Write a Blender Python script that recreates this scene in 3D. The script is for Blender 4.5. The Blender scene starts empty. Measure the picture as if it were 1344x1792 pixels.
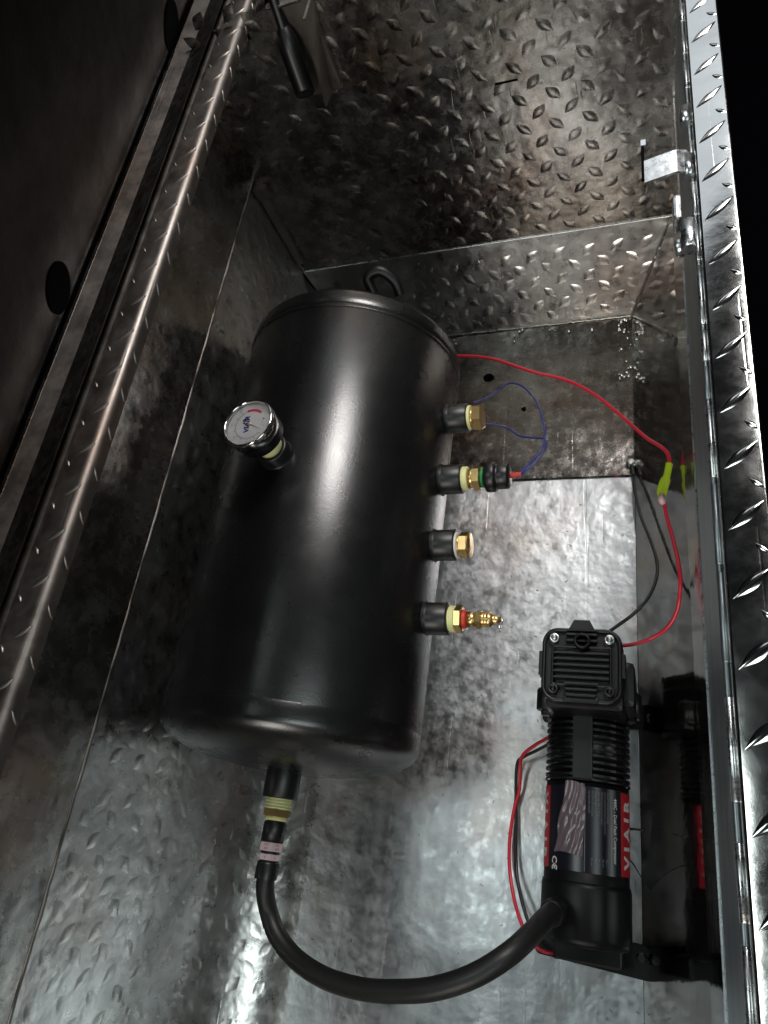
import bpy, bmesh, math, random
from mathutils import Vector, Matrix
random.seed(7)
S = bpy.context.scene
COL = S.collection

# ------------------------------------------------------------------ camera
cd = bpy.data.cameras.new('camera')
cam = bpy.data.objects.new('camera', cd); COL.objects.link(cam)
cd.sensor_fit = 'VERTICAL'; cd.sensor_height = 36.0
cd.lens = 36.0 * 1249.94 / 1792.0
cd.clip_start = 0.01; cd.clip_end = 200
CR = Matrix(((0.938991,0.022050,0.343234,0),(0.129607,0.901693,-0.412495,0),(-0.318587,0.431815,0.843824,0),(0,0,0,1)))
cam.matrix_world = Matrix.Translation((0, 0, 0.81)) @ CR
S.camera = cam

# ------------------------------------------------------------------ world, lamps, exposure
W = bpy.data.worlds.new('World'); S.world = W; W.use_nodes = True
bg = W.node_tree.nodes['Background']
bg.inputs[0].default_value = (0.75, 0.85, 1.0, 1); bg.inputs[1].default_value = 0.008
S.view_settings.view_transform = 'Standard'; S.view_settings.look = 'None'
S.view_settings.exposure = 0.0; S.view_settings.gamma = 1.0

def area(name, loc, target, sx, sy, power, color, up='Y'):
    l = bpy.data.lights.new(name, 'AREA'); l.shape = 'RECTANGLE'
    l.size = sx; l.size_y = sy; l.energy = power; l.color = color
    o = bpy.data.objects.new(name, l); COL.objects.link(o)
    o.location = loc
    o.rotation_euler = (Vector(target) - Vector(loc)).to_track_quat('-Z', up).to_euler()
    return o
# long ceiling lamp running the same way as the box, above its far right side, facing straight down
area('ceiling_lamp', (0.45, 1.52, 1.95), (0.45, 1.52, 0), 0.64, 0.92, 46, (1.0, 0.97, 0.94))
# pale open doorway beyond the far end
area('doorway_light', (-0.35, 2.9, 2.1), (0.0, 0.3, 0.3), 1.6, 1.1, 5.6, (0.87, 0.94, 1.0))
# pale overhead fill lights, added to brighten the left side and the floor
area('overhead_fill', (0.95, -0.95, 2.1), (0.95, -0.95, 0.0), 1.0, 0.9, 17, (0.90, 1.0, 0.98))
area('overhead_fill', (-1.0, 0.0, 2.2), (-1.0, 0.0, 0.0), 0.8, 0.6, 11, (0.88, 1.0, 0.98))
# broad fill light added behind the viewer to brighten the end foot and wall
area('rear_fill', (-0.50, -2.8, 1.75), (-0.2, 0.6, 0.1), 1.4, 1.6, 62, (1.0, 0.96, 0.88))

# ------------------------------------------------------------------ mesh helper
class MB:
    def __init__(s): s.v = []; s.f = []; s.sm = []
    def add(s, vs, fs, smooth=False):
        b = len(s.v); s.v += [tuple(v) for v in vs]
        s.f += [tuple(i + b for i in f) for f in fs]; s.sm += [smooth] * len(fs)
        return s
    def box(s, lo, hi, M=None, bev=0.0):
        if bev > 0:
            bm = bmesh.new(); bmesh.ops.create_cube(bm, size=1)
            c = [(lo[i] + hi[i]) / 2 for i in range(3)]; d = [hi[i] - lo[i] for i in range(3)]
            for v in bm.verts: v.co = Vector([c[i] + v.co[i] * d[i] for i in range(3)])
            bmesh.ops.bevel(bm, geom=bm.edges[:], offset=bev, segments=2, profile=0.6, affect='EDGES')
            bm.verts.ensure_lookup_table()
            vs = [v.co.copy() for v in bm.verts]; fs = [[v.index for v in f.verts] for f in bm.faces]; bm.free()
        else:
            x0, y0, z0 = lo; x1, y1, z1 = hi
            vs = [Vector(p) for p in ((x0,y0,z0),(x1,y0,z0),(x1,y1,z0),(x0,y1,z0),(x0,y0,z1),(x1,y0,z1),(x1,y1,z1),(x0,y1,z1))]
            fs = [(0,3,2,1),(4,5,6,7),(0,1,5,4),(1,2,6,5),(2,3,7,6),(3,0,4,7)]
        if M is not None: vs = [M @ v for v in vs]
        return s.add(vs, fs)
    def lathe(s, prof, M=Matrix(), n=32, smooth=True, capa=True, capb=True, hexa=False):
        """prof: (radius, height) along local z"""
        vs = []; fs = []
        for r, h in prof:
            for k in range(n):
                a = 2 * math.pi * k / n
                vs.append(M @ Vector((r * math.cos(a), r * math.sin(a), h)))
        for j in range(len(prof) - 1):
            for k in range(n):
                a = j * n + k; b = j * n + (k + 1) % n
                fs.append((a, b, b + n, a + n))
        sm = [smooth] * len(fs)
        if capa and prof[0][0] > 1e-6: fs.append(tuple(range(n))[::-1]); sm.append(False)
        if capb and prof[-1][0] > 1e-6: fs.append(tuple(range((len(prof)-1)*n, len(prof)*n))); sm.append(False)
        b = len(s.v); s.v += [tuple(v) for v in vs]; s.f += [tuple(i + b for i in f) for f in fs]; s.sm += sm
        return s
    def tube(s, pts, r, n=10, res=6, closed=False, caps=True, rad=None):
        P = spline(pts, res) if res > 1 else [Vector(p) for p in pts]
        N = len(P); vs = []; fs = []
        t0 = (P[1] - P[0]).normalized()
        up = Vector((0, 0, 1)) if abs(t0.z) < .9 else Vector((1, 0, 0))
        nr = t0.cross(up).normalized()
        for i, p in enumerate(P):
            t = (P[min(i+1, N-1)] - P[max(i-1, 0)]).normalized()
            nr = (nr - t * nr.dot(t)).normalized(); bn = t.cross(nr)
            rr = r if rad is None else rad(i / (N - 1))
            for k in range(n):
                a = 2 * math.pi * k / n
                vs.append(p + (nr * math.cos(a) + bn * math.sin(a)) * rr)
        for i in range(N - 1):
            for k in range(n):
                a = i*n+k; b = i*n+(k+1) % n
                fs.append((a, a + n, b + n, b))
        s.add(vs, fs, True)
        if caps: s.add([vs[k] for k in range(n)], [tuple(range(n))]); s.add(vs[-n:], [tuple(range(n))[::-1]])
        return s
    def extrude(s, prof, a, b, closed=False, M=None):
        """profile points (x,z) swept along y from a to b"""
        n = len(prof); vs = []
        for y in (a, b):
            for x, z in prof: vs.append(Vector((x, y, z)))
        fs = [(i, i+1, n+i+1, n+i) for i in range(n-1)]
        if closed: fs.append((n-1, 0, n, 2*n-1)); fs.append(tuple(range(n))[::-1]); fs.append(tuple(range(n, 2*n)))
        if M is not None: vs = [M @ v for v in vs]
        return s.add(vs, fs)
    def build(s, name, mat, parent=None, loc=None):
        me = bpy.data.meshes.new(name); me.from_pydata(s.v, [], s.f)
        me.polygons.foreach_set('use_smooth', s.sm); me.materials.append(mat); me.update()
        bm = bmesh.new(); bm.from_mesh(me); bmesh.ops.recalc_face_normals(bm, faces=bm.faces[:]); bm.to_mesh(me); bm.free()
        o = bpy.data.objects.new(name, me); COL.objects.link(o)
        if parent is not None: o.parent = parent; o.matrix_parent_inverse = parent.matrix_basis.inverted()
        return o

def spline(pts, res):
    P = [Vector(p) for p in pts]; out = []
    for i in range(len(P) - 1):
        p0 = P[max(i-1, 0)]; p1 = P[i]; p2 = P[i+1]; p3 = P[min(i+2, len(P)-1)]
        for k in range(res):
            t = k / res
            out.append(0.5 * ((2*p1) + (p2-p0)*t + (2*p0-5*p1+4*p2-p3)*t*t + (3*p1-p0-3*p2+p3)*t**3))
    out.append(P[-1]); return out

def thing(name, label, cat, loc=(0,0,0), group=None):
    o = bpy.data.objects.new(name, None); COL.objects.link(o); o.location = loc
    o.empty_display_size = .05
    o['label'] = label; o['category'] = cat
    if group: o['group'] = group
    return o
def tag(o, label, cat, group=None):
    o['label'] = label; o['category'] = cat
    if group: o['group'] = group
    return o
def axis(loc, d):
    """matrix whose local z points along d at loc"""
    return Matrix.Translation(loc) @ Vector(d).to_track_quat('Z', 'Y').to_matrix().to_4x4()

# ------------------------------------------------------------------ materials
def nt(name):
    m = bpy.data.materials.new(name); m.use_nodes = True; t = m.node_tree
    return m, t, t.nodes['Principled BSDF']
def simple(name, col, rough=.5, metal=0.0, bump=0.0, bscale=400, var=0.0, coat=0.0, spec=.5):
    m, t, p = nt(name); N = t.nodes; L = t.links
    p.inputs['Base Color'].default_value = (*col, 1); p.inputs['Roughness'].default_value = rough
    p.inputs['Metallic'].default_value = metal; p.inputs['Coat Weight'].default_value = coat
    p.inputs['Specular IOR Level'].default_value = spec
    tc = N.new('ShaderNodeTexCoord')
    if bump > 0:
        n = N.new('ShaderNodeTexNoise'); n.inputs['Scale'].default_value = bscale; n.inputs['Detail'].default_value = 3
        L.new(tc.outputs['Object'], n.inputs['Vector'])
        b = N.new('ShaderNodeBump'); b.inputs['Strength'].default_value = bump; b.inputs['Distance'].default_value = .09 / bscale
        L.new(n.outputs['Fac'], b.inputs['Height']); L.new(b.outputs[0], p.inputs['Normal'])
    if var > 0:
        n = N.new('ShaderNodeTexNoise'); n.inputs['Scale'].default_value = 35; n.inputs['Detail'].default_value = 5
        L.new(tc.outputs['Object'], n.inputs['Vector'])
        r = N.new('ShaderNodeMapRange'); r.inputs['To Min'].default_value = rough - var; r.inputs['To Max'].default_value = rough + var
        L.new(n.outputs['Fac'], r.inputs['Value']); L.new(r.outputs[0], p.inputs['Roughness'])
    return m

def aluminium(name, dark, light, r0, r1, bump=.3, scale=18, streak=False, warm=0.0, scratch=True, fine=.25, smear=0.0):
    """worn mill-finish metal: cloudy tarnish, brownish stains, scratches and shallow dents"""
    m, t, p = nt(name); N = t.nodes; L = t.links
    tc = N.new('ShaderNodeTexCoord'); mp = N.new('ShaderNodeMapping')
    L.new(tc.outputs['Object'], mp.inputs['Vector'])
    if streak: mp.inputs['Scale'].default_value = (1, .18, 1)
    n1 = N.new('ShaderNodeTexNoise'); n1.inputs['Scale'].default_value = scale; n1.inputs['Detail'].default_value = 8; n1.inputs['Roughness'].default_value = .62
    n1.inputs['Distortion'].default_value = .6
    L.new(mp.outputs[0], n1.inputs['Vector'])
    n2 = N.new('ShaderNodeTexNoise'); n2.inputs['Scale'].default_value = scale * 4.5; n2.inputs['Detail'].default_value = 8; n2.inputs['Roughness'].default_value = .7
    L.new(tc.outputs['Object'], n2.inputs['Vector'])
    mx = N.new('ShaderNodeMix'); mx.inputs[0].default_value = .30
    L.new(n1.outputs['Fac'], mx.inputs[2]); L.new(n2.outputs['Fac'], mx.inputs[3])
    if streak:
        ms = N.new('ShaderNodeMapping'); ms.inputs['Scale'].default_value = (1, .03, 1); L.new(tc.outputs['Object'], ms.inputs['Vector'])
        ns = N.new('ShaderNodeTexNoise'); ns.inputs['Scale'].default_value = 42; ns.inputs['Detail'].default_value = 3; L.new(ms.outputs[0], ns.inputs['Vector'])
        mq = N.new('ShaderNodeMix'); mq.inputs[0].default_value = .30; L.new(mx.outputs[0], mq.inputs[2]); L.new(ns.outputs['Fac'], mq.inputs[3]); mx = mq
    cr = N.new('ShaderNodeValToRGB'); cr.color_ramp.elements[0].position = .38; cr.color_ramp.elements[1].position = .62
    cr.color_ramp.elements[0].color = (*dark, 1); cr.color_ramp.elements[1].color = (*light, 1)
    L.new(mx.outputs[0], cr.inputs[0])
    # brownish stain
    n3 = N.new('ShaderNodeTexNoise'); n3.inputs['Scale'].default_value = 7; n3.inputs['Detail'].default_value = 4
    L.new(tc.outputs['Object'], n3.inputs['Vector'])
    sr = N.new('ShaderNodeMapRange'); sr.inputs['From Min'].default_value = .5; sr.inputs['From Max'].default_value = .72; sr.inputs['To Max'].default_value = warm
    L.new(n3.outputs['Fac'], sr.inputs['Value'])
    m2 = N.new('ShaderNodeMix'); m2.data_type = 'RGBA'; m2.blend_type = 'MULTIPLY'
    L.new(sr.outputs[0], m2.inputs[0]); L.new(cr.outputs[0], m2.inputs[6]); m2.inputs[7].default_value = (.8, .62, .52, 1)
    L.new(m2.outputs[2], p.inputs['Base Color'])
    p.inputs['Metallic'].default_value = 1.0
    rr = N.new('ShaderNodeMapRange'); rr.inputs['From Min'].default_value = .35; rr.inputs['From Max'].default_value = .65
    rr.inputs['To Min'].default_value = r0; rr.inputs['To Max'].default_value = r1
    L.new(n2.outputs['Fac'], rr.inputs['Value']); L.new(rr.outputs[0], p.inputs['Roughness'])
    # bump: broad dents + fine grain + scratches
    b1 = N.new('ShaderNodeBump'); b1.inputs['Strength'].default_value = bump; b1.inputs['Distance'].default_value = .004
    n4 = N.new('ShaderNodeTexNoise'); n4.inputs['Scale'].default_value = 38; n4.inputs['Detail'].default_value = 2
    L.new(tc.outputs['Object'], n4.inputs['Vector']); L.new(n4.outputs['Fac'], b1.inputs['Height'])
    b2 = N.new('ShaderNodeBump'); b2.inputs['Strength'].default_value = fine; b2.inputs['Distance'].default_value = .0006
    n5 = N.new('ShaderNodeTexNoise'); n5.inputs['Scale'].default_value = 260; n5.inputs['Detail'].default_value = 4
    L.new(tc.outputs['Object'], n5.inputs['Vector']); L.new(n5.outputs['Fac'], b2.inputs['Height'])
    L.new(b1.outputs[0], b2.inputs['Normal'])
    last = b2
    if scratch:
        for ang, sc in ((.35, 60), (-.9, 45)):
            m3 = N.new('ShaderNodeMapping'); m3.inputs['Rotation'].default_value = (0, 0, ang); m3.inputs['Scale'].default_value = (sc, 1.6, 8)
            L.new(tc.outputs['Object'], m3.inputs['Vector'])
            v = N.new('ShaderNodeTexNoise'); v.inputs['Scale'].default_value = 3; v.inputs['Detail'].default_value = 1
            L.new(m3.outputs[0], v.inputs['Vector'])
            g = N.new('ShaderNodeMapRange'); g.inputs['From Min'].default_value = .71; g.inputs['From Max'].default_value = .74
            L.new(v.outputs['Fac'], g.inputs['Value'])
            b3 = N.new('ShaderNodeBump'); b3.inputs['Strength'].default_value = .3; b3.inputs['Distance'].default_value = .0003; b3.invert = True
            L.new(g.outputs[0], b3.inputs['Height']); L.new(last.outputs[0], b3.inputs['Normal']); last = b3
    L.new(last.outputs[0], p.inputs['Normal'])
    return m

M_floor = aluminium('scuffed_sheet_metal', (.44,.46,.48), (.76,.78,.80), .28, .48, bump=.3, scale=16, streak=True, warm=.7)
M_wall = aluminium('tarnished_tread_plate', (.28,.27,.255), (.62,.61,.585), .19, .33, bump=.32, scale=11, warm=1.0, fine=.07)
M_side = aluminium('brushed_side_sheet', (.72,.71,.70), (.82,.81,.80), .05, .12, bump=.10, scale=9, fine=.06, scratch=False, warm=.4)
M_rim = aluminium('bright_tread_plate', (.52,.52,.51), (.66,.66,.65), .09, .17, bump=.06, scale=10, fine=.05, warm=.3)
M_foot = aluminium('lit_worn_foot_plate', (.42,.42,.41), (.76,.76,.75), .25, .37, bump=.42, scale=12, warm=.6)  # base colour lightened in place of light on the foot and left side
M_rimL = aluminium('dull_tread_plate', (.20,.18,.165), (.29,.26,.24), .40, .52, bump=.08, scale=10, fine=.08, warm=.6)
M_zinc = aluminium('zinc_plated_steel', (.45,.47,.48), (.7,.72,.73), .22, .38, bump=.15, scale=40, warm=.2)
M_strip = aluminium('blue_grey_strip', (.20,.225,.24), (.34,.37,.39), .38, .5, bump=.05, scale=6, streak=True, scratch=False, fine=.05)
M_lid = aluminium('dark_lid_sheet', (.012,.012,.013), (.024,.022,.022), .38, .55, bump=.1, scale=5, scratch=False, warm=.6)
M_weld = simple('weld_bead', (.45,.43,.40), .3, 1.0, bump=.8, bscale=300)
M_dark = simple('dark_void', (.0015,.0015,.002), .9, spec=.05)
M_tank = simple('black_powder_coat', (.0035,.0035,.004), .27, bump=.9, bscale=700, var=.05)
M_tank.node_tree.nodes['Principled BSDF'].inputs['IOR'].default_value = 1.68
M_bung = simple('black_bung_paint', (.004,.004,.005), .40, bump=.06)
M_plastic = simple('black_plastic', (.0032,.0032,.0038), .38, bump=.2, bscale=700)
M_motor = simple('black_motor_paint', (.003,.003,.004), .42, bump=.1, spec=.3)
M_rubber = simple('black_rubber', (.012,.012,.012), .45, bump=.2, bscale=800)
M_brass = simple('brass', (.62,.43,.19), .30, 1.0, bump=.1, bscale=300, var=.06)
M_tape = simple('thread_seal_tape', (.62,.62,.30), .55, bump=.3, bscale=500)
M_chrome = simple('chrome', (.75,.74,.74), .10, 1.0)
M_red = simple('red_wire_jacket', (.62,.02,.045), .32)
M_redshrink = simple('red_heat_shrink', (.42,.02,.015), .4, bump=.3)
M_redseal = simple('red_sealant', (.45,.035,.015), .5, bump=.4)
M_blackwire = simple('black_wire_jacket', (.012,.014,.014), .33)
M_blue = simple('blue_wire_jacket', (.018,.028,.18), .35)
M_yellow = simple('yellow_crimp_sleeve', (.50,.66,.02), .35)
M_green = simple('green_seal_ring', (.01,.16,.04), .4)
M_dial = simple('dial_face', (.40,.385,.395), .5)
M_ink = simple('black_print', (.015,.015,.02), .5)
M_blueink = simple('blue_print', (.02,.03,.16), .5)
M_redink = simple('red_print', (.35,.01,.03), .5)
M_white = simple('white_print', (.62,.60,.57), .5)
M_grey = simple('grey_print', (.16,.16,.17), .5)
M_ground = simple('black_ground', (.0012,.0012,.0018), 1.0, spec=0.0)
M_film = simple('crinkled_clear_film', (.13,.095,.11), .22, bump=.8, bscale=90)
M_wraptag = simple('pinkish_wrap_label', (.42,.34,.36), .45, bump=.3)
M_copper = simple('tinned_terminal', (.6,.58,.55), .25, 1.0)
M_bead = simple('metal_spatter', (.8,.8,.78), .12, 1.0)

def glass():
    m, t, p = nt('clear_lens')
    p.inputs['Base Color'].default_value = (1, 1, 1, 1); p.inputs['Roughness'].default_value = .03
    p.inputs['Transmission Weight'].default_value = 1.0; p.inputs['IOR'].default_value = 1.12
    return m
M_glass = glass()

# ------------------------------------------------------------------ the black ground all round
g = MB().add([(-6,-6,-.62),(6,-6,-.62),(6,6,-.62),(-6,6,-.62)], [(0,1,2,3)]).build('ground', M_ground)
g['kind'] = 'structure'

# ------------------------------------------------------------------ tread lugs
def lug_verts(c, u, v, n, Ln, Wd, H, seg=8, soft=False):
    """lens-shaped raised bar: centre c, long axis u, across v, normal n"""
    c, u, v, n = Vector(c), Vector(u).normalized(), Vector(v).normalized(), Vector(n).normalized()
    vs = []; fs = []
    R = (-1, -.55, 0, .55, 1)
    for i in range(seg + 1):
        t = -1 + 2 * i / seg
        w = Wd / 2 * (1 - abs(t) ** 1.6) ** 1.0 + Wd * .04
        h = H * (1 - t * t) ** (1.3 if soft else .8)
        for r in R:
            hh = h * ((1 - r * r) ** 1.6 if soft else (1 - abs(r) ** 1.8))
            vs.append(c + u * (t * Ln / 2) + v * (r * w) + n * (hh - (.00003 if soft else .00012) if abs(r) == 1 else hh))
    k = len(R)
    for i in range(seg):
        for j in range(k - 1):
            a = i * k + j; fs.append((a, a + 1, a + k + 1, a + k))
    return vs, fs
def lug_mesh(name, u, v, n, Ln, Wd, H, mat):
    mb = MB(); vs, fs = lug_verts((0,0,0), u, v, n, Ln, Wd, H, 10); mb.add(vs, fs, True)
    me = bpy.data.meshes.new(name); me.from_pydata(mb.v, [], mb.f)
    me.polygons.foreach_set('use_smooth', mb.sm); me.materials.append(mat)
    bm = bmesh.new(); bm.from_mesh(me)
    bm.normal_update()
    if sum((f.normal.dot(Vector(n)) for f in bm.faces)) < 0:
        bmesh.ops.reverse_faces(bm, faces=bm.faces[:])
    bm.to_mesh(me); bm.free()
    return me
def put(me, name, loc, parent, rz=0):
    o = bpy.data.objects.new(name, me); COL.objects.link(o); o.location = loc; o.rotation_euler = (0, 0, rz); o.parent = parent
    return o

# ------------------------------------------------------------------ THE TOOL BOX
box = thing('tool_box', 'open aluminium tread plate tool box holding the black tank and compressor', 'tool box')
YN = -.55; YF = .727; PITCH = .0354
XF0, XF1 = -.410, -.011            # floor edges
XL, XR = -.459, .038               # side walls above the crease
ZC = .123; ZS = .280; ZT = .460
YF0 = .684                         # floor end at the foot of the end wall

# floor sheets: two sheets meeting at a lapped seam, plus raised streak ribs pressed into the sheet
fl = MB()
nx, ny = 24, 60
def sheet(mb, x0, x1, y0, y1, z, nx=2, ny=2):
    vs = [(x0 + (x1-x0)*i/nx, y0 + (y1-y0)*j/ny, z) for j in range(ny+1) for i in range(nx+1)]
    fs = [(j*(nx+1)+i, j*(nx+1)+i+1, (j+1)*(nx+1)+i+1, (j+1)*(nx+1)+i) for j in range(ny) for i in range(nx)]
    mb.add(vs, fs)
fp = MB(); sheet(fp, XL + .099, XF1, YN, .437, .0008); fp.build('floor_panel', M_floor, box)
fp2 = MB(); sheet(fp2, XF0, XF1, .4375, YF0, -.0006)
fp2.build('floor_panel', aluminium('shaded_stained_floor_sheet', (.15,.13,.12), (.34,.32,.30), .18, .32, bump=.35, scale=20, warm=1.0), box)  # stained; darker base stands in for the dark end wall mirrored here
# lapped seam lip
sm = MB(); sm.box((XF0, .4345, .0008), (XF1-.003, .4378, .0018)); sm.build('seam', M_side, box)

# tapered foot of the left side, right side and end, then upright walls
def left_arc(t):      # rolled corner between the left side and the floor
    a_ = t * math.pi / 2
    return (XL + .100 * (1 - math.cos(a_)), ZC * (1 - math.sin(a_)))
m_ = MB(); m_.extrude([left_arc(k/20) for k in range(21)], YN, YF - .004); m_.sm = [True] * len(m_.f); m_.build('side_foot_panel', M_foot, box)
MB().add([(XF1,YN,0),(XF1,YF0,0),(XR,YF,ZC),(XR,YN,ZC)], [(0,3,2,1)]).build('side_foot_panel', M_side, box)
MB().add([(XF0,YF0,0),(XF1,YF0,0),(XR,YF,ZC),(XL,YF,ZC)], [(0,1,2,3)]).build('end_foot_panel', M_foot, box)
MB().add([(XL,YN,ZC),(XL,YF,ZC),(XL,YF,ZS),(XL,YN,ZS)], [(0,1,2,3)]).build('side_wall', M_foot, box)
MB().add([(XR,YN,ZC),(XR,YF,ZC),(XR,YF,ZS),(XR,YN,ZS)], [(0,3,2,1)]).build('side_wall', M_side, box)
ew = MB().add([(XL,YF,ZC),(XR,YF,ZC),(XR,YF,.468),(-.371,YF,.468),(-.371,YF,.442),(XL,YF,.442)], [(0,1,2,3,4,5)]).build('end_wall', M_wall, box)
MB().add([(XL,YN,-.0),(XR,YN,-.0),(XR,YN,ZT),(XL,YN,ZT)], [(0,3,2,1)]).build('near_end_wall', M_wall, box)
# upper side sheets, a little proud of the lower ones
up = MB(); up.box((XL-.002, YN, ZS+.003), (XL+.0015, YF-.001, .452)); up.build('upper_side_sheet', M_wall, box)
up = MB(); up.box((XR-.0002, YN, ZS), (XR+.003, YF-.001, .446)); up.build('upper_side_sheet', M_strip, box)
# folded wavy top edge of the lower left sheet
hem = MB(); vs = []; fs = []
n = 220
for i in range(n + 1):
    y = YN + (YF - YN) * i / n
    w = .0007 * abs(math.sin(math.pi * y / PITCH)) + .0005 * math.sin(9.3 * y * 6)
    x = XL + .0011 + w
    vs += [(XL + .0003, y, ZS - .0025), (x, y, ZS - .0012), (x, y, ZS + .0002), (XL + .0003, y, ZS + .001)]
for i in range(n):
    for j in range(3):
        a = i*4 + j; fs.append((a, a+1, a+5, a+4))
hem.add(vs, fs, True); hem.build('sheet_edge', M_rimL, box)
# thin bright sheet edge on the right side
MB().box((XR-.0016, YN, ZS-.002), (XR-.0004, YF-.002, ZS-.0004)).build('sheet_edge', M_zinc, box)

# end wall corner welds and bottom weld line
def bead(a, b, r, name='weld_bead', mat=M_weld, seed=1):
    rnd = random.Random(seed); a, b = Vector(a), Vector(b); L = (b - a).length; n = max(6, int(L / .004)); P = []
    for i in range(n + 1):
        P.append(a.lerp(b, i / n) + Vector((rnd.uniform(-1,1), rnd.uniform(-1,1), rnd.uniform(-1,1))) * r * .35)
    rads = [r * rnd.uniform(.5, 1.15) for _ in range(n + 1)]
    return MB().tube(P, r, n=6, res=1, rad=lambda t: rads[min(n, int(round(t * n)))]).build(name, mat, box)
bead((XF0+.01, YF0-.001, .001), (XF1-.001, YF0-.001, .001), .0016, seed=2)
bead((XF1, YF0-.001, .002), (XR-.001, YF-.001, ZC), .0013, seed=3)
bead((XL+.003, YF-.002, ZC), (XL+.003, YF-.002, .27), .0016, seed=4)
MB().box((XL+.002, YF-.006, ZC+.02), (XL+.012, YF-.0005, .262)).build('corner_strip', M_rimL, box)
MB().box((XL+.002, YF-.010, .262), (XL+.020, YF-.0005, .276)).build('corner_strip', M_rimL, box)
# crease edges
MB().tube([(XL, YF-.0008, ZC), (XR, YF-.0008, ZC)], .0009, n=6, res=1).build('crease_edge', M_zinc, box)

# spatter / sealant drips in the right far corner
sp = MB(); rnd = random.Random(5)
for i in range(46):
    t = rnd.random() ** 1.5
    if i < 30: p = (XF1 - .002 - rnd.random() * .016, YF0 - .006 - t * .10, .001)
    else: p = (XF1 - rnd.random() * .35, YF0 - .004 - rnd.random() * .02, .001)
    r = rnd.uniform(.0006, .0024)
    sp.lathe([(r, 0), (r*.92, r*.35), (r*.6, r*.7), (.0001, r*.85)], Matrix.Translation(p), n=8, capa=False)
o = sp.build('metal_spatter', M_bead, box); o['kind'] = 'stuff'

# grit and metal shavings lying on the floor
gr = MB(); rnd = random.Random(21)
for i in range(150):
    x = rnd.uniform(-.35, -.015); y = rnd.uniform(-.16, .42); s_ = rnd.uniform(.0003, .0009); a_ = rnd.uniform(0, 3.14)
    M_ = Matrix.Translation((x, y, .0010 + s_*.3)) @ Matrix.Rotation(a_, 4, 'Z')
    gr.box((-s_*rnd.uniform(1, 3.5), -s_*.5, -s_*.3), (s_*rnd.uniform(1, 2), s_*.5, s_*.3), M_)
o = gr.build('floor_grit', simple('grit', (.25,.23,.21), .4, .6), box); o['kind'] = 'stuff'

# tread pattern of the end wall, its foot and the left side
def tread_wall(origin, eu, ev, nrm, nu, nv, mat, name, H=.0011, Ln=.0215, Wd=.0062, jit=.0006, skip=None, seed=0):
    mb = MB(); rnd = random.Random(seed)
    O, eu, ev, nrm = Vector(origin), Vector(eu), Vector(ev), Vector(nrm)
    for i in range(nu):
        for j in range(nv):
            for k in (0, 1):
                a = (i + .5 * k) * PITCH; b = (j + .5 * k) * PITCH
                if skip and skip(a, b): continue
                c = O + eu * (a + rnd.uniform(-jit, jit)) + ev * (b + rnd.uniform(-jit, jit))
                s = 1 if k else -1
                d = (eu + ev * s).normalized(); w = (eu * -s + ev).normalized()
                vs, fs = lug_verts(c, d, w, nrm, Ln * rnd.uniform(.9, 1.05), Wd * rnd.uniform(.85, 1.1), H * rnd.uniform(.6, 1.2), 8, True)
                mb.add(vs, fs, True)
    o = mb.build(name, mat, box); o['kind'] = 'stuff'; return o
ewl = YF
tread_wall((XL + .024, YF, ZC + .012), (1,0,0), (0,0,1), (0,-1,0), 14, 10, M_wall, 'tread_pattern', H=.0010, Wd=.0115, seed=1)
d = Vector((0, YF - YF0, ZC)).normalized()
tread_wall((XF0 + .012, YF0 + d.y*.014, d.z*.014), (1,0,0), d, (0, -d.z, d.y), 12, 3, M_foot, 'tread_pattern', H=.0011, Wd=.0125, seed=2)
tread_wall((XL, YN + .02, ZC + .012), (0,1,0), (0,0,1), (1,0,0), 36, 4, M_foot, 'tread_pattern', H=.0007, Wd=.0130, seed=3)
m_ = MB(); rnd = random.Random(4)
for j in range(5):
    for k in (0, 1):
        tt = (j + .5*k + .3) * .165
        if tt > .93: continue
        x, z = left_arc(tt); x2, z2 = left_arc(tt + .01); ev = Vector((x2-x, 0, z2-z)).normalized(); nn = Vector((-ev.z, 0, ev.x))
        s = 1 if k else -1
        for i in range(36):
            y = YN + .02 + (i + .5*k) * PITCH + rnd.uniform(-.001, .001)
            if y > YF - .02: continue
            d = (Vector((0,1,0)) + ev*s).normalized(); w = (Vector((0,-s,0)) + ev).normalized()
            vs, fs = lug_verts(Vector((x, y, z)) + nn*.0002, d, w, nn, .0205*rnd.uniform(.9,1.05), .0105*rnd.uniform(.85,1.1), .00045*rnd.uniform(.3,1.2)*(1-.6*tt), 8, True)
            m_.add(vs, fs, True)
o = m_.build('tread_pattern', M_foot, box); o['kind'] = 'stuff'

# left rim: rounded inner corner, flat top, step down to the outside
rl = MB(); prof = [(-.3722-.0004, .447)]
for k in range(7):
    a = k / 6 * math.pi / 2; prof.append((-.3792 + .0070 * math.cos(a), .453 + .0070 * math.sin(a)))
prof += [(-.3955, .460)]
for k in range(1, 4):
    a = math.pi/2 + k / 3 * math.pi/2; prof.append((-.3955 + .0018*math.cos(a), .4582 + .0018*math.sin(a)))
prof += [(-.3975, .445), (-.47, .440)]
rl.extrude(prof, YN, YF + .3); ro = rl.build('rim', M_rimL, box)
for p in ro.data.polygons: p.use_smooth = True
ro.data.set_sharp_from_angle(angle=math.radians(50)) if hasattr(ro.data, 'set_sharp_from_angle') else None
MB().extrude([(-.3722-.0004, .447), (-.3760, .445), (-.3990, .440), (-.4590, .452)], YN, YF+.3).build('rim_underside', M_rimL, box)
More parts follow.
